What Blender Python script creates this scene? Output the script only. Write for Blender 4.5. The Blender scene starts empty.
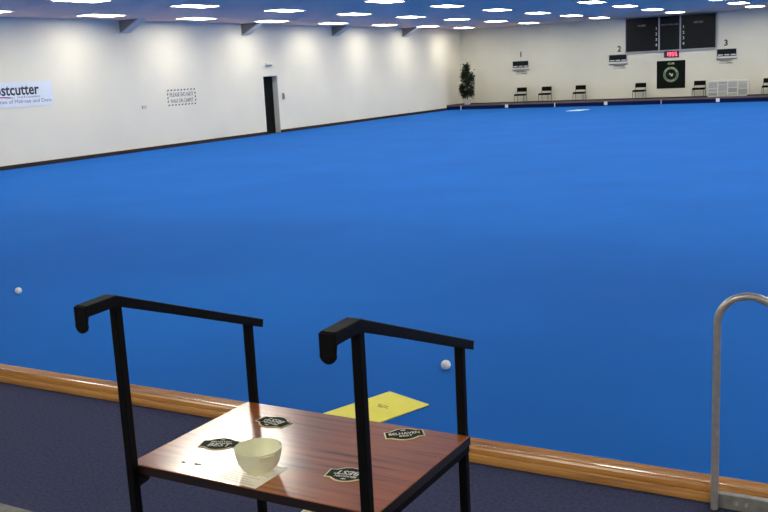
import bpy, bmesh, math, random
from mathutils import Vector, Matrix
random.seed(7)
PI = math.pi
sc = bpy.context.scene
col = sc.collection
EYE = 1.95            # camera height above the playing surface (z = 0)

# ------------------------------------------------------------------ materials
MATS = {}
def srgb(c):
    return tuple(((v/255)/12.92 if v/255 <= .04045 else ((v/255+.055)/1.055)**2.4) for v in c)

def mat(name, rgb, rough=.6, metal=0, var=0, scale=20, bump=0, bscale=60, coat=0, spec=.5, sheen=0, lin=False):
    if name in MATS: return MATS[name]
    m = bpy.data.materials.new(name); m.use_nodes = True
    nt = m.node_tree; b = nt.nodes['Principled BSDF']
    c = rgb if lin else srgb(rgb)
    b.inputs['Base Color'].default_value = (*c, 1)
    b.inputs['Roughness'].default_value = rough
    b.inputs['Metallic'].default_value = metal
    b.inputs['Specular IOR Level'].default_value = spec
    if coat: b.inputs['Coat Weight'].default_value = coat; b.inputs['Coat Roughness'].default_value = .15
    if sheen: b.inputs['Sheen Weight'].default_value = sheen; b.inputs['Sheen Tint'].default_value = (*c, 1)
    tc = nt.nodes.new('ShaderNodeTexCoord')
    if var:
        n = nt.nodes.new('ShaderNodeTexNoise'); n.inputs['Scale'].default_value = scale; n.inputs['Detail'].default_value = 6
        nt.links.new(tc.outputs['Object'], n.inputs['Vector'])
        r = nt.nodes.new('ShaderNodeValToRGB')
        r.color_ramp.elements[0].position = .3; r.color_ramp.elements[1].position = .7
        r.color_ramp.elements[0].color = (*[v*(1-var) for v in c], 1)
        r.color_ramp.elements[1].color = (*[min(1, v*(1+var)) for v in c], 1)
        nt.links.new(n.outputs['Fac'], r.inputs['Fac']); nt.links.new(r.outputs['Color'], b.inputs['Base Color'])
    if bump:
        n2 = nt.nodes.new('ShaderNodeTexNoise'); n2.inputs['Scale'].default_value = bscale; n2.inputs['Detail'].default_value = 4
        nt.links.new(tc.outputs['Object'], n2.inputs['Vector'])
        bp = nt.nodes.new('ShaderNodeBump'); bp.inputs['Strength'].default_value = bump; bp.inputs['Distance'].default_value = .01
        nt.links.new(n2.outputs['Fac'], bp.inputs['Height']); nt.links.new(bp.outputs['Normal'], b.inputs['Normal'])
    MATS[name] = m
    return m

def wood(name, light, dark, axis=0, rough=.3, stretch=18, base=1.2, coat=0, spec=.5, crough=.1, cior=1.5):
    """long grain along one object axis"""
    m = bpy.data.materials.new(name); m.use_nodes = True
    nt = m.node_tree; b = nt.nodes['Principled BSDF']
    tc = nt.nodes.new('ShaderNodeTexCoord'); mp = nt.nodes.new('ShaderNodeMapping')
    s = [base*stretch]*3; s[axis] = base
    mp.inputs['Scale'].default_value = s
    nt.links.new(tc.outputs['Object'], mp.inputs['Vector'])
    n = nt.nodes.new('ShaderNodeTexNoise'); n.inputs['Scale'].default_value = 1.6; n.inputs['Detail'].default_value = 8
    n.inputs['Roughness'].default_value = .62; n.inputs['Distortion'].default_value = .35
    nt.links.new(mp.outputs['Vector'], n.inputs['Vector'])
    r = nt.nodes.new('ShaderNodeValToRGB')
    e = r.color_ramp.elements
    e[0].position = .30; e[0].color = (*srgb(dark), 1)
    e[1].position = .62; e[1].color = (*srgb(light), 1)
    k = e.new(.45); k.color = (*[(x*.7+y*.3) for x, y in zip(srgb(light), srgb(dark))], 1)
    nt.links.new(n.outputs['Fac'], r.inputs['Fac']); nt.links.new(r.outputs['Color'], b.inputs['Base Color'])
    b.inputs['Roughness'].default_value = rough
    b.inputs['Specular IOR Level'].default_value = spec
    if coat: b.inputs['Coat Weight'].default_value = coat; b.inputs['Coat Roughness'].default_value = crough; b.inputs['Coat IOR'].default_value = cior
    MATS[name] = m
    return m

def glow(name, rgb, strength):
    m = bpy.data.materials.new(name); m.use_nodes = True
    b = m.node_tree.nodes['Principled BSDF']
    b.inputs['Base Color'].default_value = (*rgb, 1)
    b.inputs['Emission Color'].default_value = (*rgb, 1)
    b.inputs['Emission Strength'].default_value = strength
    MATS[name] = m
    return m

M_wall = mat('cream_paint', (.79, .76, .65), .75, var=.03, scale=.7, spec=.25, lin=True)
M_wall_back = mat('shaded_cream_paint', (.64, .63, .53), .75, var=.03, scale=.7, spec=.25, lin=True)  # wall cream darkened to imitate weaker light on the back wall
M_ceil = mat('pale_ceiling_paint', (.80, .57, .51), .9, var=.03, scale=.8, spec=.1, lin=True)
M_green = mat('blue_bowls_carpet', (.0075, .109, .415), .9, var=.07, scale=.55, bump=.15, bscale=150, spec=.08, sheen=.35, lin=True)
M_walk = mat('navy_walkway_carpet', (64, 69, 97), .95, var=.28, scale=70, bump=.5, bscale=130, spec=.1)
M_bankblue = mat('navy_bank_carpet', (12, 24, 66), .9, var=.1, spec=.15)
M_banktop = mat('dark_bank_carpet', (34, 24, 20), .9, var=.1, spec=.1)
M_nosing = mat('mauve_nosing', (98, 82, 80), .5, var=.08)
M_plinth = mat('dark_brown_plinth', (46, 28, 24), .55, var=.1, spec=.3)
M_gold = wood('varnished_gold_wood', (206, 150, 78), (150, 100, 44), 0, .26, 24, .9, coat=.8)
M_table = wood('red_brown_veneer', (170, 92, 30), (88, 42, 12), 0, .4, 22, 1.9, spec=.3, coat=1, crough=.16, cior=1.65)
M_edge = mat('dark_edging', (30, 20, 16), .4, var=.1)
M_black = mat('black_powder_coat', (5, 5, 6), .55, var=.15, scale=60, bump=.08, bscale=200, spec=.14)
M_steel = mat('brushed_steel', (206, 202, 192), .3, metal=.6, var=.12, scale=40)
M_chan = mat('dull_steel_channel', (150, 150, 144), .5, metal=.4, var=.2, scale=25)
M_white = mat('white_enamel', (226, 228, 222), .4, var=.03)
M_jack = mat('white_jack', (248, 248, 240), .35, var=.03)
M_dish = mat('cream_green_melamine', (232, 233, 200), .42, var=.02, spec=.4)
M_yellow = mat('yellow_rubber', (234, 226, 66), .6, var=.05, scale=8)
M_palemat = mat('pale_rubber', (190, 214, 224), .7, var=.05)
M_ink = mat('faint_ink', (150, 140, 50), .7)
M_paper = mat('receipt_paper', (232, 226, 212), .4, var=.03, coat=.25)
M_print = mat('faint_print', (186, 176, 162), .7)
M_matgreen = mat('dark_bottle_green', (30, 44, 28), .75, var=.06, spec=.2)
M_matcream = mat('beer_mat_cream', (226, 214, 168), .5, var=.03)
M_matwhite = mat('beer_mat_white', (238, 236, 222), .5)
M_drop = mat('spilt_liquid', (120, 104, 96), .12, coat=.6)
M_board = mat('black_board_glass', (9, 11, 13), .45, var=.05, scale=3, spec=.2)
M_boardin = mat('charcoal_board_inset', (20, 23, 25), .6, var=.08, spec=.15)
M_alu = mat('aluminium_frame', (150, 152, 156), .4, metal=.35, var=.05)
M_chalk = mat('white_lettering', (196, 200, 196), .6)
M_dim = mat('dim_lettering', (128, 132, 130), .6)
M_dark = mat('dark_lettering', (30, 34, 40), .6)
M_greyl = mat('grey_lettering', (112, 118, 130), .6)
M_greyd = mat('dark_grey_lettering', (70, 72, 74), .6)
M_red = mat('red_swoosh', (150, 40, 60), .6)
M_banner = mat('white_banner_vinyl', (224, 232, 244), .4, var=.02)
M_club = mat('black_green_banner', (14, 20, 15), .8, var=.15, scale=4, spec=.1)
M_emblem = mat('emblem_green', (92, 112, 82), .6, var=.1)
M_emtext = mat('emblem_text', (206, 212, 176), .6)
M_clock = mat('clock_case', (40, 6, 16), .3)
M_digit = glow('red_led', (1, .10, .16), 3.2)
M_rack = mat('pale_rack_frame', (206, 204, 188), .5, var=.04)
M_rackin = mat('grey_rack_panel', (168, 168, 156), .6, var=.06)
M_leaf = mat('dark_ficus_leaf', (22, 40, 22), .55, var=.45, scale=9)
M_trunk = mat('brown_trunk', (64, 48, 32), .8, var=.2)
M_pot = mat('pale_pot', (206, 204, 190), .5, var=.04)
M_fab = mat('black_chair_fabric', (13, 12, 11), .9, var=.15, spec=.08)
M_cleg = mat('dark_chair_tube', (40, 38, 34), .45, metal=.3)
M_door = mat('dark_door', (11, 12, 12), .7, var=.08, spec=.15)
M_jamb = mat('grey_jamb', (196, 196, 188), .6, var=.03)
M_haunch = mat('grey_steel_paint', (122, 122, 122), .6, var=.05)
M_flange = mat('pale_grey_steel_paint', (186, 188, 190), .6, var=.04)
M_vinyl = mat('olive_grey_vinyl', (88, 92, 78), .5, var=.25, scale=40)
M_glow = glow('light_diffuser', (1, .94, .80), 25)
M_glow3 = glow('front_light_diffuser', (1, .94, .80), 44)
M_glow2 = glow('walkway_light_diffuser', (1, .94, .82), 50)
M_lframe = mat('light_frame', (222, 224, 228), .5)

# ------------------------------------------------------------------ mesh helpers
def box(bm, lo, hi, bev=0, seg=2):
    vs = [bm.verts.new((x, y, z)) for x in (lo[0], hi[0]) for y in (lo[1], hi[1]) for z in (lo[2], hi[2])]
    fs = [bm.faces.new([vs[i] for i in q]) for q in ((0, 1, 3, 2), (4, 6, 7, 5), (0, 4, 5, 1), (2, 3, 7, 6), (0, 2, 6, 4), (1, 5, 7, 3))]
    if bev:
        es = list({e for f in fs for e in f.edges})
        bmesh.ops.bevel(bm, geom=es, offset=bev, segments=seg, affect='EDGES', profile=.5)

def prism(bm, pts, fn, d0, d1, bev=0):
    """pts: 2D outline; fn(u, v, d) -> 3D point; extruded from d0 to d1"""
    a = [bm.verts.new(fn(u, v, d0)) for u, v in pts]; b = [bm.verts.new(fn(u, v, d1)) for u, v in pts]
    n = len(pts); fs = []
    fs.append(bm.faces.new(a[::-1])); fs.append(bm.faces.new(b))
    for i in range(n):
        fs.append(bm.faces.new([a[i], a[(i+1) % n], b[(i+1) % n], b[i]]))
    if bev:
        es = [e for e in {e for f in fs[:2] for e in f.edges}]
        bmesh.ops.bevel(bm, geom=es, offset=bev, segments=2, affect='EDGES', profile=.5)

def tube(bm, path, r, n=14, caps=True):
    path = [Vector(p) for p in path]; rings = []
    t0 = (path[1]-path[0]).normalized()
    up = Vector((0, 0, 1)) if abs(t0.z) < .9 else Vector((0, 1, 0))
    nrm = t0.cross(up).normalized()
    for i, p in enumerate(path):
        if i == 0: t = path[1]-path[0]
        elif i == len(path)-1: t = path[-1]-path[-2]
        else: t = (path[i+1]-path[i]).normalized()+(path[i]-path[i-1]).normalized()
        t.normalize()
        nrm = (nrm - t*nrm.dot(t)).normalized(); bn = t.cross(nrm)
        rr = r[i] if isinstance(r, (list, tuple)) else r
        rings.append([bm.verts.new(p+(nrm*math.cos(2*PI*k/n)+bn*math.sin(2*PI*k/n))*rr) for k in range(n)])
    for a, b in zip(rings, rings[1:]):
        for k in range(n): bm.faces.new([a[k], a[(k+1) % n], b[(k+1) % n], b[k]])
    if caps: bm.faces.new(rings[0][::-1]); bm.faces.new(rings[-1])

def lathe(bm, prof, c=(0, 0, 0), n=48):
    rings = []
    for r, z in prof:
        if r < 1e-6: rings.append([bm.verts.new((c[0], c[1], c[2]+z))])
        else: rings.append([bm.verts.new((c[0]+r*math.cos(2*PI*k/n), c[1]+r*math.sin(2*PI*k/n), c[2]+z)) for k in range(n)])
    for a, b in zip(rings, rings[1:]):
        if len(a) == 1 and len(b) == 1: continue
        for k in range(n):
            k2 = (k+1) % n
            if len(a) == 1: bm.faces.new([a[0], b[k2], b[k]])
            elif len(b) == 1: bm.faces.new([a[k], a[k2], b[0]])
            else: bm.faces.new([a[k], a[k2], b[k2], b[k]])

def obj(name, bm, m, parent=None, smooth=False, loc=None, rz=0):
    bmesh.ops.recalc_face_normals(bm, faces=bm.faces[:])
    me = bpy.data.meshes.new(name); bm.to_mesh(me); bm.free()
    if smooth:
        for p in me.polygons: p.use_smooth = True
    me.materials.append(m)
    o = bpy.data.objects.new(name, me); col.objects.link(o)
    if parent is not None: o.parent = parent
    if loc is not None: o.location = loc
    if rz: o.rotation_euler = (0, 0, rz)
    if smooth:
        try: me.set_sharp_from_angle(angle=math.radians(40))
        except Exception: pass
    return o

def tag(o, label, cat, group=None):
    o['label'] = label; o['category'] = cat
    if group: o['group'] = group
    return o

def thing(name, label, cat, loc=(0, 0, 0), rz=0, group=None):
    o = bpy.data.objects.new(name, None); col.objects.link(o)
    o.location = loc; o.rotation_euler = (0, 0, rz); o.empty_display_size = .1
    return tag(o, label, cat, group)

def struct(name, bm, m, parent=None):
    o = obj(name, bm, m, parent)
    if parent is None: o['kind'] = 'structure'
    return o

def B(lo, hi, bev=0):
    bm = bmesh.new(); box(bm, lo, hi, bev); return bm

BACKW = Matrix(((1, 0, 0), (0, 0, -1), (0, 1, 0)))     # columns: text x, text y, normal
LEFTW = Matrix(((0, 0, 1), (1, 0, 0), (0, 1, 0)))
FLAT = Matrix.Identity(3)

def text_mesh(name, s, height, m, parent, loc, basis=FLAT, width=None, align='CENTER', bold=0.0, depth=.002, shear=0, rz=0):
    cu = bpy.data.curves.new(name, 'FONT'); cu.body = s; cu.size = 1; cu.extrude = 0
    cu.align_x = align; cu.align_y = 'BOTTOM_BASELINE'; cu.offset = bold; cu.shear = shear; cu.resolution_u = 3
    t = bpy.data.objects.new(name+'_tmp', cu); col.objects.link(t)
    bpy.context.view_layer.update()
    dg = bpy.context.evaluated_depsgraph_get()
    me = bpy.data.meshes.new_from_object(t.evaluated_get(dg))
    bpy.data.objects.remove(t); bpy.data.curves.remove(cu)
    me.name = name
    xs = [v.co.x for v in me.vertices]; ys = [v.co.y for v in me.vertices]
    sy = height/.70
    sx = sy if width is None else width/(max(xs)-min(xs))
    cr, srn = math.cos(rz), math.sin(rz)
    for v in me.vertices:
        x, y = v.co.x*sx, v.co.y*sy
        v.co = basis @ Vector((x*cr-y*srn, x*srn+y*cr, 0))
    me.materials.clear(); me.materials.append(m)
    # give it a little real thickness
    bm = bmesh.new(); bm.from_mesh(me)
    n = basis @ Vector((0, 0, 1))
    if bm.faces:
        r = bmesh.ops.extrude_face_region(bm, geom=bm.faces[:])
        bmesh.ops.translate(bm, vec=n*depth, verts=[g for g in r['geom'] if isinstance(g, bmesh.types.BMVert)])
        bmesh.ops.recalc_face_normals(bm, faces=bm.faces[:])
    bm.to_mesh(me); bm.free()
    o = bpy.data.objects.new(name, me); col.objects.link(o)
    o.parent = parent; o.location = loc
    return o

# ------------------------------------------------------------------ room shell
XW, XR, YB, YN, ZC = -20.2, 14.0, 43.5, -4.5, 3.75
WALK = .30
DY0, DY1, DZ0, DZ1 = 27.30, 28.14, 0, 2.0           # door opening in the left wall

struct('floor', B((XW, 3.55, -.1), (XR, YB, 0)), M_green)
struct('floor_walkway', B((XW, YN, -.1), (XR, 3.5, WALK)), M_walk)
struct('ceiling', B((XW-.4, YN-.2, ZC), (XR+.2, YB+.2, ZC+.2)), M_ceil)
bm = bmesh.new()
box(bm, (XW-.22, YN-.2, -.1), (XW, DY0, ZC)); box(bm, (XW-.22, DY1, -.1), (XW, YB+.2, ZC))
box(bm, (XW-.22, DY0, DZ1), (XW, DY1, ZC)); box(bm, (XW-.22, DY0, -.1), (XW, DY1, -.02))
struct('wall_left', bm, M_wall)
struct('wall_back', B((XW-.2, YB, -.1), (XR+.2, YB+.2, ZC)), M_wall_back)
struct('wall_right', B((XR, YN-.2, -.1), (XR+.2, YB, ZC)), M_wall)
struct('wall_near', B((XW, YN-.2, -.1), (XR, YN, ZC)), M_wall)
bm = bmesh.new()
box(bm, (XW, 3.62, 0), (XW+.05, DY0, .10), .004); box(bm, (XW, DY1, 0), (XW+.05, 41.72, .10), .004)
struct('baseboard_left', bm, M_plinth)
# door: dark leaf set back in a pale reveal
d = struct('door_1', B((XW-.26, DY0-.02, DZ0-.02), (XW-.222, DY1+.02, DZ1+.02)), M_door)
bm = bmesh.new()
box(bm, (XW-.218, DY1-.014, DZ0+.002), (XW-.004, DY1-.001, DZ1-.002)); box(bm, (XW-.218, DY0+.001, DZ0+.002), (XW-.004, DY0+.014, DZ1-.002))
box(bm, (XW-.218, DY0+.014, DZ1-.014), (XW-.004, DY1-.014, DZ1-.001))
obj('jamb', bm, M_jamb, d)
obj('threshold', B((XW-.218, DY0+.015, -.018), (XW+.03, DY1-.015, .004), .003), M_plinth, d)

# end bank: navy face, mauve nosing, dark top
BT = .23
FY = 41.75
bank = struct('trim_1', B((XW, FY, 0), (XR, YB, BT-.07)), M_bankblue)
obj('bank_nosing', B((XW, FY-.012, BT-.068), (XR, FY+.10, BT), .01), M_nosing, bank)
obj('bank_top', B((XW, FY+.10, BT-.07), (XR, YB, BT-.002)), M_banktop, bank)

# varnished ledge between walkway and green
prof = [(3.487, .301), (3.487, .318), (3.491, .330), (3.498, .334), (3.506, .334), (3.509, .330), (3.511, .318), (3.524, .318), (3.526, .345),
        (3.531, .354), (3.537, .3585), (3.544, .3585), (3.551, .355), (3.558, .3535), (3.590, .357), (3.602, .3615), (3.609, .360), (3.614, .352), (3.614, .0), (3.500, .0), (3.500, .301)]
bm = bmesh.new(); prism(bm, prof, lambda u, v, d: (d, u, v), XW, XR)
o = obj('trim_2', bm, M_gold); o['kind'] = 'structure'
obj('groove_shade', B((XW, 3.5112, .3185), (XR, 3.5232, .328)), M_edge, o)  # dark strip laid in the groove to stand for its shadow line

# ------------------------------------------------------------------ roof frame haunches on the left wall
words = ['first', 'second', 'third', 'fourth', 'fifth', 'sixth', 'seventh', 'eighth', 'ninth', 'tenth', 'eleventh']
hl = ['grey haunch of a roof frame above the banner end of the left wall, nearest one',
      'grey roof frame haunch on the left wall, next before the dark doorway',
      'grey roof frame haunch on the left wall, first beyond the dark doorway',
      'grey roof frame haunch on the left wall, farthest, towards the potted tree']
for i, y in enumerate((20.78, 26.40, 32.0, 37.7)):
    t = thing('roof_haunch', hl[i], 'beam bracket', (XW, y, ZC), 0, 'roof frame haunches along the left wall')
    bm = bmesh.new(); prism(bm, [(0, 0), (.72, 0), (.14, -.31), (0, -.33)], lambda u, v, d: (u, d, v), -.10, .10)
    obj('web', bm, M_haunch, t)
    bm = bmesh.new(); prism(bm, [(.72, 0), (.80, 0), (.16, -.35), (.0, -.36), (0, -.33), (.14, -.31)], lambda u, v, d: (u, d, v), -.13, .16)
    obj('flange', bm, M_flange, t)

# ------------------------------------------------------------------ ceiling lights
cols = [-18.9, -15.75, -12.55, -9.38, -6.3, -3.15, 0, 3.15, 6.3, 9.4, 12.5]
rows = [41.2, 37.5, 33.75, 30.0, 26.25, 22.5, 18.75, 15.1, 11.4, 6.4]
ll = None
def lamp_proto():
    t = thing('ceiling_light', '', 'ceiling light', (0, 0, ZC), 0, 'rectangular ceiling lights over the green')
    bm = bmesh.new()
    for a, b in (((-.31, -.61), (.31, -.585)), ((-.31, .585), (.31, .61)), ((-.31, -.585), (-.285, .585)), ((.285, -.585), (.31, .585))):
        box(bm, (a[0], a[1], -.012), (b[0], b[1], 0))
    obj('frame', bm, M_lframe, t)
    obj('diffuser', B((-.285, -.585, -.009), (.285, .585, -.001)), M_glow, t)
    return t
for i, x in enumerate(cols):
    for j, y in enumerate(rows):
        if j == 9 and i % 2: continue
        lab = 'glowing white rectangular ceiling panel, %s out from the left wall, %s from the scoreboard wall' % (words[i], words[j])
        if ll is None:
            ll = lamp_proto(); o = ll
            front_diffuser = [c for c in ll.children if c.name.startswith('diffuser')][0].data.copy(); front_diffuser.materials[0] = M_glow3
        else:
            o = ll.copy(); col.objects.link(o)
            for c in list(ll.children):
                k = c.copy(); col.objects.link(k); k.parent = o
        o.location = (x if j < 9 else x+.88, y, ZC); o['label'] = lab
        if j == 9: o.children[1 if o.children[1].name.startswith('diffuser') else 0].data = front_diffuser

for i, x in enumerate((-7.5, -3.0, 1.5, 6.0)):
    o = ll.copy(); col.objects.link(o); o.rotation_euler = (0, 0, PI/2)
    for c in list(ll.children):
        k = c.copy(); col.objects.link(k); k.parent = o
        if c.name.startswith('diffuser'):
            k.data = c.data.copy(); k.data.materials[0] = M_glow2
    o.location = (x, -.9, ZC); o['label'] = 'ceiling panel light over the carpeted walkway, %s from the left' % words[i]; o['group'] = 'ceiling lights over the walkway'

# ------------------------------------------------------------------ things on the left wall
t = thing('wall_banner', 'white banner on the left wall with large dark lettering and red swoosh', 'banner', (XW, 16.3, EYE))
obj('panel', B((.001, -2.1, -.42), (.012, 1.70, .20)), M_banner, t)
text_mesh('lettering', 'Costcutter', .27, M_dark, t, (.0122, 1.25, -.115), LEFTW, 1.64, 'RIGHT', .022)
text_mesh('lettering', 'Food & Convenience', .06, M_greyl, t, (.0122, 1.28, -.20), LEFTW, .72, 'RIGHT')
text_mesh('lettering', 'Serving the communities of Melrose and Duns', .095, M_greyl, t, (.0122, 1.64, -.325), LEFTW, 3.0, 'RIGHT')
bm = bmesh.new()
pu = [(-.55, -.10), (-.2, -.155), (.1, -.150), (.30, -.165), (.50, -.195), (.30, -.195), (.1, -.178), (-.2, -.180), (-.5, -.13)]
prism(bm, pu, lambda u, v, d: (d, u, v), .0122, .014)
obj('swoosh', bm, M_red, t)

t = thing('wall_notice', 'lettered wall notice with a dashed border, between banner and doorway', 'notice', (XW, 23.05, EYE-.46))
def dash(pts):
    bm = bmesh.new(); prism(bm, pts, lambda a, b, d: (d, a, b), .0, .005); obj('border_dash', bm, M_dark, t)
for k in range(9):
    u = -.60+k*.15
    dash([(u-.045, .20), (u+.01, .20), (u+.045, .245), (u-.01, .245)])
    dash([(u-.045, -.245), (u+.01, -.245), (u+.045, -.20), (u-.01, -.20)])
for v in (-.11, .0, .11):
    for u in (-.63, .63):
        dash([(u-.018, v-.04), (u+.018, v-.02), (u+.018, v+.04), (u-.018, v+.02)])
text_mesh('lettering', 'PLEASE DO NOT', .12, M_greyl, t, (.001, 0, .03), LEFTW, 1.08, 'CENTER', .01)
text_mesh('lettering', 'WALK ON CARPET', .12, M_greyl, t, (.001, 0, -.155), LEFTW, 1.05, 'CENTER', .01)

t = thing('emergency_light', 'small white emergency light on the wall above the dark doorway', 'light fitting', (XW, 27.62, EYE+.44))
obj('housing', B((0, -.17, -.05), (.07, .17, .06), .012), M_white, t)
obj('diffuser', B((.07, -.14, -.045), (.10, .14, -.005), .008), mat('grey_lens', (120, 124, 122), .3), t)
t = thing('light_switch', 'small grey switch box on the wall right of the dark doorway', 'switch', (XW, 28.40, EYE-.68))
obj('box', B((.001, -.05, -.11), (.05, .05, .11), .01), mat('grey_switch', (140, 140, 134), .5), t)
obj('rocker', B((.05, -.025, -.05), (.06, .025, .05), .004), M_dark, t)
tag(obj('wall_socket', B((.001, -.09, -.045), (.03, .09, .045), .008), mat('socket_cream', (196, 192, 180), .5), None, loc=(XW, 21.36, EYE-.67)),
    'tiny pale socket plate low on the left wall, left of the dashed notice', 'socket')

# ------------------------------------------------------------------ things on the back wall
Yw = YB
t = thing('scoreboard', 'large black three-panel scoreboard in an aluminium frame on the back wall', 'scoreboard', (-10.12, Yw, EYE))
obj('back_panel', B((-1.94, -.07, .30), (1.93, 0, 1.75)), M_board, t)
for k, (a, b) in enumerate(((-1.92, -.50), (-.42, .41), (.49, 1.91))):
    p = obj('panel', B((a, -.078, .33), (b, -.0705, 1.735)), M_board, t)
    obj('inset', B((a+.16 if k == 0 else a+.05, -.081, .42), (b-.22 if k == 0 else b-.05 if k == 1 else b-.2, -.0785, 1.30)) if k < 2 else B((a+.22, -.081, .42), (b-.2, -.0785, 1.30)), M_boardin, p)
bm = bmesh.new()
box(bm, (-1.98, -.10, .265), (1.97, 0, .315), .004); box(bm, (1.93, -.09, .30), (1.975, 0, 1.75)); box(bm, (-1.955, -.085, .30), (-1.92, 0, 1.75))
box(bm, (-.49, -.09, .30), (-.43, -.0705, 1.75)); box(bm, (.42, -.09, .30), (.48, -.0705, 1.75))
obj('frame', bm, M_alu, t)
text_mesh('heading', 'HOME', .085, M_dim, t, (-1.22, -.079, 1.375), BACKW, .34, bold=.01)
text_mesh('heading', 'VISITORS', .085, M_dim, t, (1.20, -.079, 1.375), BACKW, .40, bold=.01)
text_mesh('heading', 'END TOTAL END', .06, M_dim, t, (0, -.079, 1.36), BACKW, .74)
for k in range(4):
    z = 1.20-k*.235
    text_mesh('row_number', str(k+1), .12, M_chalk, t, (-.58, -.079, z), BACKW, bold=.015)
    text_mesh('row_number', str(k+1), .12, M_chalk, t, (.585, -.079, z), BACKW, bold=.015)

t = thing('digital_clock', 'black digital clock with red numerals beneath the scoreboard', 'clock', (-10.05, Yw, EYE+.125))
obj('case', B((-.325, -.06, -.14), (.325, 0, .135), .02), M_clock, t)
SEG = {'1': 'bc', '9': 'abcdfg', '5': 'acdfg'}
bm = bmesh.new()
for k, ch in enumerate('1955'):
    cx = -.195+k*.13; w, h, th = .075, .15, .020
    pos = {'a': (cx, h/2, 1), 'g': (cx, 0, 1), 'd': (cx, -h/2, 1), 'f': (cx-w/2, h/4, 0), 'b': (cx+w/2, h/4, 0), 'e': (cx-w/2, -h/4, 0), 'c': (cx+w/2, -h/4, 0)}
    for s in SEG[ch]:
        x, z, hor = pos[s]
        dx, dz = (w/2, th/2) if hor else (th/2, h/4)
        box(bm, (x-dx, -.066, z-dz), (x+dx, -.0605, z+dz))
obj('numerals', bm, M_digit, t)

t = thing('club_banner', 'square black banner with a round green emblem, below the red clock', 'banner', (-10.075, Yw-.001, EYE-.75))
obj('cloth', B((-.615, -.015, -.6), (.615, 0, .6)), M_club, t)
bm = bmesh.new()
def ring(bm, r0, r1, y0, y1, n=48):
    a = []
    for r in (r0, r1):
        for y in (y0, y1): a.append([bm.verts.new((r*math.cos(2*PI*k/n), y, r*math.sin(2*PI*k/n))) for k in range(n)])
    for p, q in ((0, 1), (1, 3), (3, 2), (2, 0)):
        for k in range(n): bm.faces.new([a[p][k], a[p][(k+1) % n], a[q][(k+1) % n], a[q][k]])
ring(bm, .225, .335, -.018, -.0152)
obj('emblem_ring', bm, M_emblem, t)
bm = bmesh.new()
for cx, cz, rx, rz_ in ((-.07, .0, .10, .07), (.08, .02, .08, .07), (0, -.06, .07, .05)):
    prism(bm, [(cx+rx*math.cos(2*PI*k/14), cz+rz_*math.sin(2*PI*k/14)) for k in range(14)], lambda u, v, d: (u, d, v), -.0172+cx*.004, -.0152)
obj('emblem_figure', bm, mat('emblem_black', (8, 10, 8), .6), t)
bm = bmesh.new()
prism(bm, [(-.09, .08), (-.03, .10), (.02, .02), (.1, .06), (.11, .0), (.07, -.10), (.02, -.07), (-.02, -.02), (-.07, .03)], lambda u, v, d: (u*.8, d, v*.8-.01), -.0190, -.0176)
obj('emblem_mark', bm, mat('emblem_pale', (190, 200, 186), .6), t)
text_mesh('lettering', 'CLUB', .075, M_emtext, t, (0, -.016, .44), BACKW, .28, bold=.01)
for s, a0, up in (('INDOOR BOWLING', 155, 1), ('CLUB', 245, 0)):
    n = len(s)
    for k, ch in enumerate(s):
        if ch == ' ': continue
        ang = math.radians(a0-k*(130/(n-1))) if up else math.radians(a0+k*(50/(n-1)))
        r = .255 if up else .305
        text_mesh('lettering', ch, .055, M_emtext, t, (r*math.cos(ang), -.0182, r*math.sin(ang)), BACKW, rz=ang-PI/2 if up else ang+PI/2, bold=.01)

for k, (x, zc) in enumerate(((-17.06, .0), (-12.36, .050), (-7.78, .057))):
    nn = ('1', '2', '3')[k]
    where = ('left of all others on the back wall', 'left of the large scoreboard', 'right of the large scoreboard')[k]
    t = thing('rink_score_board', 'white rink scoring panel under numeral %s, %s' % (nn, where), 'score panel', (x+(.05 if k == 2 else -.05 if k == 1 else 0), Yw, EYE+zc), 0, 'rink scoring panels on the back wall')
    obj('case', B((-.42, -.05, -.225), (.42, 0, .205), .01), mat('pale_case', (200, 200, 192), .5, var=.03), t)
    obj('dark_panel', B((-.40, -.056, -.135), (.385, -.0505, .165)), M_board, t)
    for q in (-.26, .0, .26): obj('slide', B((q-.10, -.064, -.10), (q+.10, -.0565, -.055)), M_chalk, t)
    obj('tray', B((-.42, -.065, -.265), (.42, 0, -.228), .006), mat('tray_grey', (116, 116, 108), .5), t)
    n = text_mesh('rink_number', nn, .24, M_dark, None, (x, Yw, EYE+zc+(.36 if k == 0 else .31)), BACKW, bold=.03, depth=.008)
    tag(n, 'black numeral %s fixed to the back wall above its rink scoring panel' % nn, 'number', 'rink numbers on the back wall')
    c = thing('wall_caption', 'two small lines of lettering below the scoring panel for rink %s' % nn, 'lettering', (x, Yw, EYE+zc-.39), 0, 'captions under the scoring panels')
    text_mesh('lettering', 'SPONSORED BY', .06, M_greyd, c, (.02, -.001, .03), BACKW, .48, bold=.015)
    text_mesh('lettering', 'LOCAL MEMBERS', .06, M_greyd, c, (.02, -.001, -.06), BACKW, .58, bold=.015)

# ------------------------------------------------------------------ bank markers
ml = ['thin white post marker on the bank face below the potted tree', 'square white marker on the bank face below the first chair',
      'thin white post marker on the bank face between second and third chairs', 'square white marker on the bank face between third and fourth chairs',
      'thin dark-topped post marker on the bank face below the club banner', 'square white marker on the bank face in front of the pale rack']
for k, x in enumerate((-19.44, -17.12, -14.80, -12.47, -10.07, -7.75)):
    if k % 2: bm = B((-.075, -.03, -.075), (.075, -.001, .075), .02)
    else: bm = B((-.022, -.03, -.10), (.022, -.001, .085), .008)
    tag(obj('rink_marker', bm, M_white if k != 4 else mat('dull_marker', (150, 130, 140), .5), None, loc=(x, FY-.012, .105)), ml[k], 'marker', 'rink markers on the far bank')

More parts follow.
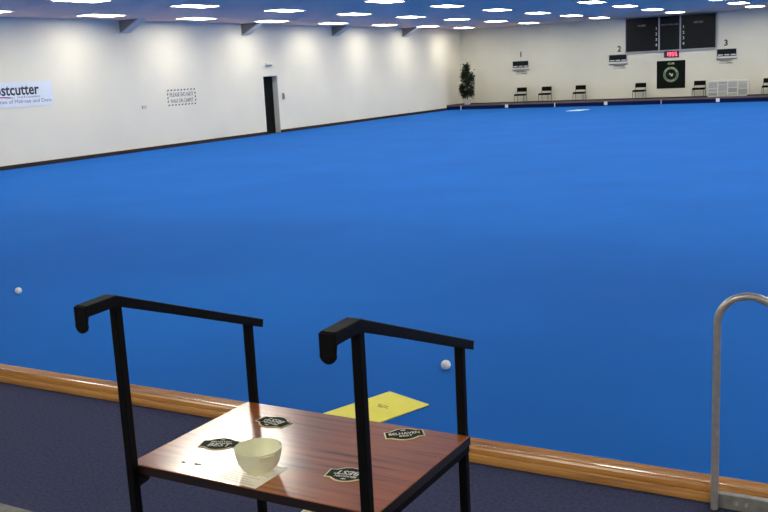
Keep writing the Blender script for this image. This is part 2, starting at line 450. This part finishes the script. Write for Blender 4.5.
# ------------------------------------------------------------------ chairs on the bank
def chair_proto():
    t = thing('stacking_chair', '', 'chair', (0, 0, BT), 0, 'black chairs along the far bank')
    bm = bmesh.new(); box(bm, (-.245, -.20, .29), (.245, .20, .37), .018); obj('seat', bm, M_fab, t, True)
    bm = bmesh.new(); n = 9
    pts = [(-.235+.47*i/(n-1), .225+.03*math.sin(PI*i/(n-1))) for i in range(n)]
    pts += [(u, v+.035) for u, v in reversed(pts)]
    prism(bm, pts, lambda u, v, d: (u, v+(d-.5)*.12, d), .465, .66, .008); obj('backrest', bm, M_fab, t, True)
    for s in (-1, 1):
        bm = bmesh.new(); tube(bm, [(s*.235, -.20, 0), (s*.235, -.19, .30)], .011, 10); obj('leg', bm, M_cleg, t, True)
        bm = bmesh.new(); tube(bm, [(s*.235, .25, 0), (s*.235, .215, .33), (s*.235, .26, .64)], .011, 10); obj('leg', bm, M_cleg, t, True)
    bm = bmesh.new()
    for s in (-1, 1): tube(bm, [(s*.235, -.19, .295), (s*.235, .213, .295)], .010, 8)
    tube(bm, [(-.235, -.19, .295), (.235, -.19, .295)], .010, 8); tube(bm, [(-.235, .213, .295), (.235, .213, .295)], .010, 8)
    obj('seat_frame', bm, M_cleg, t, True)
    return t
cl = ['black chair on the far bank under rink numeral 1, nearest the potted tree', 'black chair on the far bank, second from the potted tree',
      'black chair on the far bank, third from the potted tree, standing well apart', 'black chair on the far bank just left of the square club banner',
      'black chair on the far bank between club banner and pale rack', 'black chair on the far bank right of the pale rack, cut by the photo edge']
cp = None
for k, (x, rz) in enumerate(((-16.92, .03), (-15.71, -.04), (-14.06, .02), (-11.33, -.03), (-8.77, .02), (-5.96, 0))):
    if cp is None: cp = chair_proto(); o = cp
    else:
        o = cp.copy(); col.objects.link(o)
        for c in list(cp.children):
            q = c.copy(); col.objects.link(q); q.parent = o
    o.location = (x, 42.95, BT); o.rotation_euler = (0, 0, rz); o['label'] = cl[k]

# pale low rack with four columns
t = thing('low_rack', 'pale low rack of four columns with grey panels on the far bank', 'rack', (-7.42, 42.1, BT))
bm = bmesh.new()
out = [(-.80, .0), (.70, 0), (.81, .09), (.83, .60), (.78, .67), (-.70, .67), (-.83, .60), (-.84, .10)]
prism(bm, out, lambda u, v, d: (u, d, v), 0, .22, .01); obj('body', bm, M_rack, t)
for c in range(4):
    x0 = -.78+c*.395
    for r, (a, b) in enumerate((((.05, .17), (.20, .33), (.36, .60)), ((.06, .20), (.22, .50), (.53, .60)), ((.06, .13), (.16, .34), (.37, .61)), ((.06, .30), (.33, .52), (.54, .60)))[c]):
        obj('panel', B((x0, -.012, a), (x0+.35, -.0005, b), .003), M_rackin if (c+r) % 3 else mat('rack_dark_slot', (146, 147, 136), .6), t)

# potted tree in the corner
t = thing('potted_tree', 'slim dark leafy potted tree in the far left corner on the bank', 'plant', (-19.20, 41.95, BT))
bm = bmesh.new(); lathe(bm, [(0, 0), (.13, 0), (.145, .02), (.18, .21), (.19, .23), (.165, .23), (.15, .20), (0, .19)], n=24); obj('pot', bm, M_pot, t, True)
bm = bmesh.new()
tube(bm, [(0, 0, .17), (.02, .01, .6), (-.01, .02, 1.1), (.02, 0, 1.7)], [.022, .018, .014, .006], 8)
tube(bm, [(.03, 0, .18), (-.02, -.015, .55), (.04, 0, 1.0), (.1, .04, 1.5)], [.018, .015, .012, .005], 8)
for k in range(14):
    a = k*2.4; z = .65+.09*k
    tube(bm, [(0, 0, z), (.13*math.cos(a), .13*math.sin(a), z+.12), (.24*math.cos(a), .24*math.sin(a), z+.16)], [.008, .006, .003], 6)
obj('stem', bm, M_trunk, t, True)
bm = bmesh.new()
clus = []
for k in range(26):
    h = random.random(); z = .42+1.38*h
    rad = .36*(math.sin(PI*min(1, (h*.92+.10)))**.65)
    a = random.uniform(0, 2*PI); clus.append((rad*.72*math.cos(a), rad*.72*math.sin(a), z, .15))
for k in range(3600):
    cx, cy, cz, cr = random.choice(clus)
    p = Vector((cx+random.gauss(0, cr*.55), cy+random.gauss(0, cr*.55), cz+random.gauss(0, cr*.6)))
    if math.hypot(p.x, p.y) > .38: continue
    a = random.uniform(0, 2*PI); dirv = Vector((math.cos(a), math.sin(a), random.uniform(-1.0, .2))).normalized()
    side = dirv.cross(Vector((0, 0, 1))).normalized(); L = random.uniform(.08, .13); W = L*.28
    up = side.cross(dirv)*(-.01)
    v = [bm.verts.new(p), bm.verts.new(p+dirv*L*.4+side*W+up), bm.verts.new(p+dirv*L), bm.verts.new(p+dirv*L*.4-side*W+up)]
    bm.faces.new(v)
obj('foliage', bm, M_leaf, t)

# ------------------------------------------------------------------ on the green
def sphere_obj(name, r, m, loc):
    bm = bmesh.new(); bmesh.ops.create_uvsphere(bm, u_segments=32, v_segments=20, radius=r)
    return obj(name, bm, m, None, True, loc)
tag(sphere_obj('jack', .0325, M_jack, (-2.709, 5.442, .0325)), 'white jack ball on the blue carpet beside the black rear post', 'ball', 'white jacks on the green')
tag(sphere_obj('jack', .0335, M_jack, (-7.66, 6.13, .0335)), 'white jack ball alone on the blue carpet at far left', 'ball', 'white jacks on the green')
def rounded(w, h, r=.012, n=4):
    p = []
    for cx, cy, a0 in ((w/2-r, h/2-r, 0), (-w/2+r, h/2-r, 90), (-w/2+r, -h/2+r, 180), (w/2-r, -h/2+r, 270)):
        for k in range(n+1):
            a = math.radians(a0+90*k/n); p.append((cx+r*math.cos(a), cy+r*math.sin(a)))
    return p
ang = math.atan2(-.12, .33)
A = Vector((-2.825, 4.905)); Bv = Vector((-2.50, 4.785)); dv = Vector((-.36, -.93)).normalized()
cen = (A+Bv)/2+dv*.3
t = thing('delivery_mat', 'bright yellow delivery mat lying on the green just beyond the wooden table', 'mat', (cen.x, cen.y, 0), ang)
bm = bmesh.new(); prism(bm, rounded(.36, .6, .008), lambda u, v, d: (u, v, d), .001, .007, .0015); obj('sheet', bm, M_yellow, t)
bm = bmesh.new()
for (x0, x1, y) in ((-.055, -.02, .10), (-.012, .03, .105), (-.04, .045, .085), (-.03, .01, .072)):
    box(bm, (x0, y, .0071), (x1, y+.007, .0074))
obj('printed_mark', bm, M_ink, t)
bm = bmesh.new(); prism(bm, rounded(.60, .95, .02), lambda u, v, d: (u, v, d), .001, .008)
tag(obj('delivery_mat', bm, M_palemat, None, False, (-12.62, 38.35, 0), -.15), 'pale mat lying on the green close to the far bank', 'mat')

# ------------------------------------------------------------------ wooden topped trolley
TZ = EYE-.85
TX0, TX1, TY0, TY1 = -1.560, -.908, 1.492, 1.934
cx, cy = (TX0+TX1)/2, (TY0+TY1)/2
t = thing('serving_trolley', 'wooden topped trolley with black posts and sloping black handrails on the walkway', 'trolley', (cx, cy, WALK))
def L(x, y, z): return (x-cx, y-cy, z-WALK)
bm = bmesh.new(); box(bm, L(TX0, TY0, TZ-.018), L(TX1, TY1, TZ), .0015); top = obj('tabletop', bm, M_table, t)
bm = bmesh.new()
e = .0012
box(bm, L(TX0-e, TY0-e, TZ-.0215), L(TX1+e, TY0-.0002, TZ-.0012)); box(bm, L(TX0-e, TY1+.0002, TZ-.0215), L(TX1+e, TY1+e, TZ-.0012))
box(bm, L(TX0-e, TY0, TZ-.0215), L(TX0-.0002, TY1, TZ-.0012)); box(bm, L(TX1+.0002, TY0, TZ-.0215), L(TX1+e, TY1, TZ-.0012))
obj('edging', bm, M_edge, top)
hw = .0102
PX = (-1.5400, -.9190)
PXR = (-1.5480, -.9310)
for s, x in enumerate(PX):
    for y, zt in ((TY0-hw-e-.0006, EYE-.462), (TY1+hw+e+.0006, EYE-.628)):
        px = x if y < cy else PXR[s]
        bm = bmesh.new(); box(bm, L(px-hw, y-hw, WALK), L(px+hw, y+hw, zt), .0025)
        obj('post', bm, M_black, t)
    # under-table bracket beside the front post, and side bar under the top
    bm = bmesh.new(); bx = x+hw if s == 0 else x-hw; sg = 1 if s == 0 else -1
    prism(bm, [(0, 0), (.034*sg, 0), (.026*sg, -.008), (.008*sg, -.022), (0, -.025)], lambda u, v, d: L(bx+u, d, TZ-.0225+v), TY0-.012, TY0-.002)
    obj('bracket', bm, M_black, t)
    bm = bmesh.new(); box(bm, L(x-hw, TY0-e, TZ-.040), L(x+hw, TY1+e, TZ-.022), .002); obj('bearer', bm, M_black, t)
    # handrail: flat bar, sloping up from the rear end to a level grip with a turned-down end
    th = .021; top_pts = [(1.994, EYE-.634), (1.470, EYE-.4475), (1.380, EYE-.4500), (1.3725, EYE-.4530)]
    ge = 1.3720
    outer = top_pts + [(ge, EYE-.492)]
    inner = [(ge+.006, EYE-.492), (ge+.006, EYE-.471), (1.470, EYE-.4695), (1.989, EYE-.6555)]
    w = .0178; gx = (.0065, .001)[s]; pt = .006
    bm = bmesh.new(); prism(bm, outer+inner, lambda u, v, d: L(d+(PXR[s]-x)*max(0, u-1.47)/.475+gx*max(0, 1.47-u)/.098, u, v), x-w, x+w, .0025)
    r = obj('handrail', bm, M_black, t)
    bm = bmesh.new()
    half = [(w*math.cos(a), w*math.sin(a)) for a in [PI+PI*k/16 for k in range(17)]]
    prism(bm, half, lambda u, v, d: L(x+gx+u, d, EYE-.4915+v), ge+.0001, ge+.006, .001)
    obj('rounded_end', bm, M_black, r)
bm = bmesh.new(); box(bm, L(PX[0]+hw, TY1+e+.001, TZ-.045), L(PX[1]-hw, TY1+e+.02, TZ-.024), .002); obj('bearer', bm, M_black, t)
bm = bmesh.new(); box(bm, L(TX0+.02, TY0+.03, WALK+.16), L(TX1-.02, TY0+.22, WALK+.175), .002); obj('lower_shelf', bm, M_edge, t)
bm = bmesh.new(); box(bm, L(PX[0]+hw, TY0-.022, WALK+.14), L(PX[1]-hw, TY0-.006, WALK+.16), .002); obj('stretcher', bm, M_black, t)
for xs in PX:
    bm = bmesh.new(); box(bm, L(xs-hw, TY0-e, WALK+.135), L(xs+hw, TY1+e, WALK+.159), .002); obj('stretcher', bm, M_black, t)

# beer mats
def mat_outline(s=1.0):
    Lh, eh = .0472, .0200
    top = [(.0475, eh), (.034, eh+.0005), (.027, .0265), (.018, .0325), (.009, .0352), (0, .0360)]
    pts = top + [(-x, y) for x, y in reversed(top[:-1])] 
    low = [(-x, -y) for x, y in pts]
    return [(x*s if s == 1 else (x-math.copysign(.0032, x) if abs(x) > .004 else x), y if s == 1 else y-math.copysign(.0030, y)) for x, y in pts+low]
bl = ['green and cream beer mat left of the cream bowl, half in the bright reflection', 'green and cream beer mat by the rear left post of the trolley, lettering upside down',
      'green and cream beer mat partly behind the front right trolley post', 'green and cream beer mat nearest the right rear corner of the trolley top']
for k, (x, y, a) in enumerate(((-1.4345, 1.662, 18.6), (-1.400, 1.832, 169), (-1.059, 1.631, 189), (-1.055, 1.884, 36))):
    b = thing('beer_mat', bl[k], 'beer mat', (x, y, TZ), math.radians(a), 'beer mats on the trolley top')
    bm = bmesh.new(); prism(bm, mat_outline(), lambda u, v, d: (u, v, d), .0002, .0016); obj('border', bm, M_matcream, b)
    bm = bmesh.new(); prism(bm, mat_outline(0), lambda u, v, d: (u, v, d), .00165, .0020); obj('face', bm, M_matgreen, b)
    if k == 3:
        text_mesh('lettering', 'BELHAVEN', .0130, M_matwhite, b, (0, -.003, .00205), FLAT, .074, bold=.015, depth=.0002)
        text_mesh('lettering', 'BEST', .0085, M_matwhite, b, (.002, -.0165, .00205), FLAT, .032, bold=.02, depth=.0002)
    else:
        text_mesh('lettering', 'BEST', .0185, M_matwhite, b, (0, -.0155, .00205), FLAT, .058, bold=.02, depth=.0002, shear=.15)
        text_mesh('lettering', 'BELHAVEN', .0090, M_matwhite, b, (0, .0072, .00205), FLAT, .050, bold=.015, depth=.0002)
    bm = bmesh.new(); prism(bm, [(-.005, .0215), (.005, .0215), (.006, .0265), (.0025, .0245), (0, .028), (-.0025, .0245), (-.006, .0265)], lambda u, v, d: (u, v, d), .00205, .00225)
    obj('crest', bm, M_matwhite, b)

# printed slip of paper under the bowl
b = thing('paper_slip', 'printed paper slip lying under the cream bowl on the trolley', 'paper', (-1.262, 1.556, TZ), math.radians(-3))
bm = bmesh.new(); prism(bm, [(-.062, -.057), (.062, -.059), (.060, .058), (-.060, .058)], lambda u, v, d: (u, v, d), .0002, .0007); obj('sheet', bm, M_paper, b)
bm = bmesh.new()
for k in range(11):
    yy = -.050+k*.0098
    box(bm, (-.052, yy, .00075), (.05-(k*37 % 5)*.008, yy+.0022, .00085))
obj('printing', bm, M_print, b)

# bowl
def dish(name, label, loc, s=1, rz=0):
    b = thing(name, label, 'bowl', loc, rz)
    pr = [(0, .0060), (.012, .0060), (.025, .0040), (.027, .0), (.0295, .0), (.0295, .0045), (.0385, .0115), (.0460, .024), (.0500, .039), (.0525, .0545), (.0535, .0568),
          (.0528, .0580), (.0512, .0568), (.0485, .040), (.0443, .0255), (.037, .0145), (.026, .0100), (.012, .0085), (0, .0085)]
    bm = bmesh.new(); lathe(bm, [(r*s, z*s) for r, z in pr], n=64); obj('body', bm, M_dish, b, True); b.scale = (1, 1, .96)
    return b
b = dish('bowl', 'small cream bowl standing on a paper slip on the trolley top', (-1.2510, 1.5740, TZ+.0009), 1.0)
bm = bmesh.new()
a0, a1, n = math.radians(-52), math.radians(-8), 12
pts = [(.0535*math.cos(a0+(a1-a0)*k/n), .0535*math.sin(a0+(a1-a0)*k/n)) for k in range(n+1)]
pts2 = [((.0545+.007*math.sin(PI*k/n))*math.cos(a0+(a1-a0)*k/n), (.0545+.007*math.sin(PI*k/n))*math.sin(a0+(a1-a0)*k/n)) for k in range(n, -1, -1)]
prism(bm, pts+pts2, lambda u, v, d: (u, v, d), .0515, .0548, .0006)
obj('lip', bm, M_dish, b)
dish('bowl', 'larger pale bowl on the carpet, peeping out below the trolley front edge', (-1.855, 2.675, WALK+.001), 1.55)

for k, (x, y, r, lab) in enumerate(((-1.406, 1.549, .0075, 'larger damp spot on the trolley top between bowl and left edge'), (-1.445, 1.545, .004, 'tiny damp spot on the trolley top nearest the left corner'))):
    bm = bmesh.new(); lathe(bm, [(r, 0), (r*.9, .0006), (r*.5, .0010), (0, .0012)], n=20)
    o = obj('water_drop', bm, M_drop, None, True, (x, y, TZ+.0001)); o.scale = (1.5, .8, 1); tag(o, lab, 'spill')

# ------------------------------------------------------------------ steel grab rail on a channel beside the ledge
t = thing('grab_rail', 'curved grey steel grab rail on a steel channel along the wooden ledge', 'handrail', (-.628, 3.45, WALK))
R = .108; zt = EYE-.832-WALK; y0 = -.012
path = [(0, y0, 0.004), (0, y0, .3), (0, y0, zt-R)]
for k in range(1, 13):
    a = math.radians(180-k*(180-66)/12); path.append((R+R*math.cos(a), y0, zt-R+R*math.sin(a)))
sx, sz = path[-1][0], path[-1][2]
s = math.tan(math.radians(24))
path += [(sx+.08, y0, sz-.08*s), (sx+.3, y0, sz-.3*s), (sx+.60, y0, sz-.60*s)]
ex, ez = path[-1][0], path[-1][2]
path += [(ex+.06, y0, ez-.05), (ex+.085, y0, ez-.12), (ex+.085, y0, .004)]
bm = bmesh.new(); tube(bm, path, .0140, 18); obj('rail', bm, M_steel, t, True)
bm = bmesh.new(); box(bm, (-.016, .0055, .001), (1.3, .035, .058), .003); obj('channel', bm, M_chan, t)
for x in (0.075, .11, .42):
    bm = bmesh.new(); tube(bm, [(x, -.002, .030), (x, .006, .030)], .007, 12); obj('bolt', bm, M_steel, t)

# ------------------------------------------------------------------ bench end at the lower left
t = thing('bench', 'corner of an olive grey padded bench at the lower left of the walkway', 'bench', (-2.85, 1.55, WALK))
bm = bmesh.new(); box(bm, (-.66, -.19, .40), (.66, .182, .45), .012); obj('seat', bm, M_vinyl, t, True)
for x in (-.6, .6):
    for y in (-.15, .14):
        bm = bmesh.new(); box(bm, (x-.015, y-.015, 0), (x+.015, y+.015, .40), .003); obj('leg', bm, M_black, t)

# ------------------------------------------------------------------ camera, world, view
yaw, pitch, roll = -.52293, .18990, .050716
f = Vector((math.sin(yaw)*math.cos(pitch), math.cos(yaw)*math.cos(pitch), -math.sin(pitch)))
r = Vector((math.cos(yaw), -math.sin(yaw), 0)); dn = f.cross(r)
c, s = math.cos(roll), math.sin(roll)
rr = r*c+dn*s; dd = dn*c-r*s
cam = bpy.data.cameras.new('camera'); co = bpy.data.objects.new('camera', cam); col.objects.link(co)
m3 = Matrix((rr, -dd, -f)).transposed()
co.matrix_world = Matrix.Translation((0, 0, EYE)) @ m3.to_4x4()
cam.sensor_width = 36; cam.lens = 958/768*36; cam.clip_start = .05; cam.clip_end = 200
sc.camera = co
w = bpy.data.worlds.new('world'); sc.world = w; w.use_nodes = True
w.node_tree.nodes['Background'].inputs['Color'].default_value = (.5, .55, .6, 1)
w.node_tree.nodes['Background'].inputs['Strength'].default_value = .02
sc.view_settings.view_transform = 'Standard'; sc.view_settings.look = 'None'
sc.view_settings.exposure = 0; sc.view_settings.gamma = 1
sc.cycles.max_bounces = 8; sc.cycles.diffuse_bounces = 6
